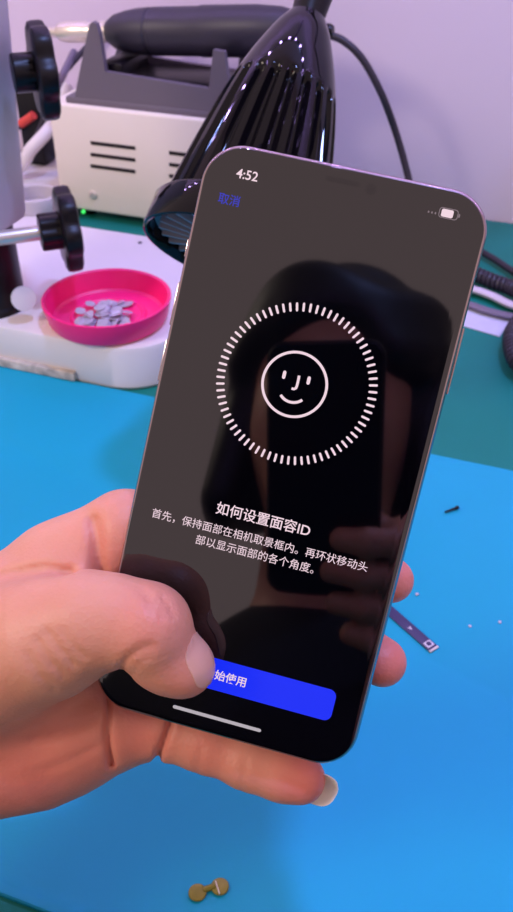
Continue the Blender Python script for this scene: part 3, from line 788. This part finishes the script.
def sdf(p_):
    g = (np.asarray(p_)-hand.lo)/hand.v; i = np.floor(g).astype(int); f = g-i; r_ = 0
    if np.any(i < 0) or np.any(i >= hand.n-1): return 1.
    for k_ in range(8):
        o_ = np.array([k_ & 1, k_ >> 1 & 1, k_ >> 2]); r_ += hand.F[tuple(i+o_)]*np.prod(np.where(o_, f, 1-f))
    return r_
def nail(name, c, t, n, L, Wd, m, curve=.6, lift=None):
    """curved nail plate: t along the finger, n outward normal"""
    t = np.array(t)/np.linalg.norm(t); n = np.array(n)-t*(np.array(n)@t); n /= np.linalg.norm(n); s_ = np.cross(t, n)
    V = []; F = []; NU, NV = 18, 10
    for lay in (0, 1):
        for i in range(NU+1):
            u = i/NU
            w = Wd/2*max(.12, math.sqrt(max(0, 1-abs(2*u-1)**3.2)))
            for j in range(NV+1):
                x = -1+2*j/NV
                q0 = c+t*(u-.5)*L+s_*x*w-n*(curve*Wd/2*(x*w/(Wd/2))**2+.0012*(u-.5)**2*2)
                if lift is not None and u < lift:          # bedded on the finger
                    for st_ in np.arange(.008, -.010, -.0002):
                        if sdf(q0+n*st_) < .0002: break
                    q0 = q0+n*(st_+.00008)
                V.append(q0-n*.0006*lay)
    q_ = (NU+1)*(NV+1)
    for i in range(NU):
        for j in range(NV):
            k = i*(NV+1)+j; F.append((k, k+1, k+NV+2, k+NV+1)); F.append((q_+k, q_+k+NV+1, q_+k+NV+2, q_+k+1))
    bd = [j for j in range(NV+1)]+[i*(NV+1)+NV for i in range(1, NU+1)]+[NU*(NV+1)+j for j in range(NV-1, -1, -1)]+[i*(NV+1) for i in range(NU-1, 0, -1)]
    for a, b in zip(bd, bd[1:]+bd[:1]): F.append((a, b, q_+b, q_+a))
    return obj(name, V, F, m, pe)
CZ = -FWD
tt_ = hp_(184, 672, -9.4)-hp_(170, 642, -11.6)
nn = RT*.86+UP*.30+CZ*.52; nn /= np.linalg.norm(nn)
nail('thumbnail', hp_(185, 664, -9.2)+nn*.0085, tt_, nn, .0150, .0125, M['nail'], .0, 2)
tp = hp_(304, 780, 14)-hp_(282, 773, 14.8)
nl = nail('fingernail', hp_(317.5, 783, 17), tp, -CZ*.95+UP*.25, .0130, .0108, M['nailtip'], .45)
nl['label'] = 'long pale nail on the little finger'

# hair cap over the skull
hair = Field(HD-np.array([.16, .16, .19]), HD+.17, .005)
hF = hair.F
hair.cone(hF, HD+(0, -.012, .045), HD+(0, -.03, -.01), .088, .082, .02)
for k_ in range(26):
    a_ = 2*PI*k_/26; r_ = .075
    c_ = HD+np.array([r_*math.cos(a_), -.015+r_*math.sin(a_), .06+.015*math.cos(3*a_)])
    dn = -.03 if math.sin(a_) > .45 else -.135
    hair.cone(hF, c_, c_+np.array([.018*math.cos(a_), .012*math.sin(a_), dn]), .026, .018, .014)
hair.cone(hF, HD+(0, .11, -.075), HD+(0, .105, -.02), .052, .060, .015, True)
obj('hair', *hair.mesh(), M['hair'], pe, smooth=60)
# shirt: torso and sleeves to the middle of the upper forearm
shirt = Field((-.50, -.60, -.40), (.30, .20, .48), .008)
sF = shirt.F
def sc_(a, b, ra, rb, k=.03): shirt.cone(sF, a, b, ra, rb, k)
sc_(SHC+(0, 0, .035), SHC+(0, 0, .055), .072, .066)
for sx in (-1, 1): sc_(SHC+(0, 0, .02), SHC+(sx*.17, 0, -.02), .073, .070, .05)
sc_(SHC+(0, 0, -.05), HIP, .136, .138, .06)
sc_(LS, LS+(EL-LS)*.62, .064, .060); sc_(RS, RS+(RE-RS)*.62, .064, .060)
obj('shirt', *shirt.mesh(), M['shirt'], pe, smooth=60)
trs = Field((-.50, -.65, -.74), (.30, .34, -.10), .008)
for sx in (-1, 1):
    h_ = HIP+np.array([sx*.09, 0, -.03]); k_ = HIP+np.array([sx*.11, .42, -.03]); f_ = np.array([k_[0], k_[1]-.02, zf+.10])
    trs.cone(trs.F, h_, k_, .096, .070, .04); trs.cone(trs.F, k_, f_, .068, .056, .03)
trs.cone(trs.F, HIP+(-.06, 0, 0), HIP+(.06, 0, 0), .13, .13, .03)
obj('trousers', *trs.mesh(), M['shirt'], pe, smooth=60)
# stool under the person
st = empty('stool', (HIP[0], HIP[1], zf), 'plain round stool with dark seat under the seated person', 'stool')
wf = frame((HIP[0], HIP[1], 0), (1, 0, 0), (0, 1, 0), (0, 0, 1))
zs = HIP[2]-.135
obj('seat', *lathe([(.16, zs-.03), (.17, zs-.025), (.17, zs-.005), (.16, zs)], wf, 40, caps=(True, True)), M['black'], st)
for k in range(4):
    a = PI/4+PI/2*k; d_ = np.array([math.cos(a), math.sin(a), 0])
    obj('leg', *tube(np.array([np.array([HIP[0], HIP[1], zs-.028])+d_*.11, np.array([HIP[0], HIP[1], zf])+d_*.18]), .012, 12), M['woodleg'], st)

# the phone that takes the picture, mirrored in the screen: its lens is where we look from
cpn = empty('camera_phone', CB, 'black phone taking the picture, mirrored as a dark shape in the held screen', 'phone')
cfr = frame(CB, RT, UP, FWD)
obj('body', *prism(rrect(.076, .156, .011, 10), [(.002, -.008), (0, -.006), (0, -.002), (.002, 0)], cfr), M['black'], cpn)
obj('glass', *prism(rrect(.072, .152, .010, 10), [(.0005, -.0079), (0, -.0081), (.001, -.0083)], cfr), M['glass'], cpn)
obj('lens_ring', *lathe([(.007, 0), (.0075, .0012), (.0060, .0014), (.0055, .0003)], frame(CAM-FWD*.003, RT, UP, FWD), 24), M['black'], cpn)

# ------------------------------------------------------------------ light
w = bpy.data.worlds.new('room'); S.world = w; w.use_nodes = True
bg = w.node_tree.nodes['Background']
bg.inputs['Color'].default_value = (1.0, .745, .76, 1)
bg.inputs['Strength'].default_value = .74
# LED bar by the wall above the bench: seventeen cool lamps in a housing
la0, la1, lbb, lbz = -1.25, .75, .77, .85
lb = empty('led_bar', B(-.15, lbb, lbz), 'aluminium bar of seventeen LED lamps near the wall above the bench', 'light')
obj('housing', *box(la0-.02, la1+.02, lbb-.015, lbb+.015, lbz, lbz+.015, .002), M['alu'], lb)
obj('bracket', *box(-.17, -.13, lbb, b_wall-.001, lbz+.012, lbz+.018, .001), M['alu'], lb)
NL = 17
for k in range(NL):
    a = la0+(la1-la0)*k/(NL-1)
    obj('led_chip', *lathe([(.004, lbz+.001), (.004, lbz-.001)], frame(B(a, lbb), U, W_, Z), 12, caps=(True, True)), M['led'], lb)
    l = bpy.data.lights.new('led', 'POINT'); l.energy = .66; l.color = (.55, .36, 1.0); l.shadow_soft_size = .007
    o = bpy.data.objects.new('led', l); COL.objects.link(o); o.location = Vector(B(a, lbb, lbz-.010)-B(-.15, lbb, lbz)); o.parent = lb
# ceiling panel lamp over the bench
cl = empty('panel_lamp', (.30, .22, 1.55), 'square cool panel lamp hanging over the middle of the bench', 'light')
obj('panel', *box(-.20, .20, -.20, .20, 0, .03, .004, fr=frame((.30, .22, 1.55), (1, 0, 0), (0, 1, 0), (0, 0, 1))), M['alu'], cl)
l = bpy.data.lights.new('panel', 'AREA'); l.size = .11; l.energy = 16; l.color = (.30, .40, .95)
o = bpy.data.objects.new('panel_light', l); COL.objects.link(o); o.location = (0, 0, -.004); o.parent = cl
# added unseen fill lamp, warm, high on the left, brightens hand and box front
wl = empty('fill_lamp', (-1.6, -.5, 1.5), 'added unseen warm fill lamp, square, high at the left of the bench', 'light')
aim = Matrix.Identity(3); dv = Vector((1.6, .8, -1.4)).normalized()
lf2 = axisframe((-1.6, -.5, 1.5), np.array(dv))
obj('panel', *box(-.3, .3, -.3, .3, -.04, -.005, .004, fr=lf2), M['alu'], wl)
l = bpy.data.lights.new('room', 'AREA'); l.size = .5; l.energy = 23; l.color = (1.0, .84, .70)  # added fill light, not a known lamp of the room
o = bpy.data.objects.new('fill_light', l); COL.objects.link(o); o.parent = wl
o.rotation_euler = dv.to_track_quat('-Z', 'Y').to_euler()
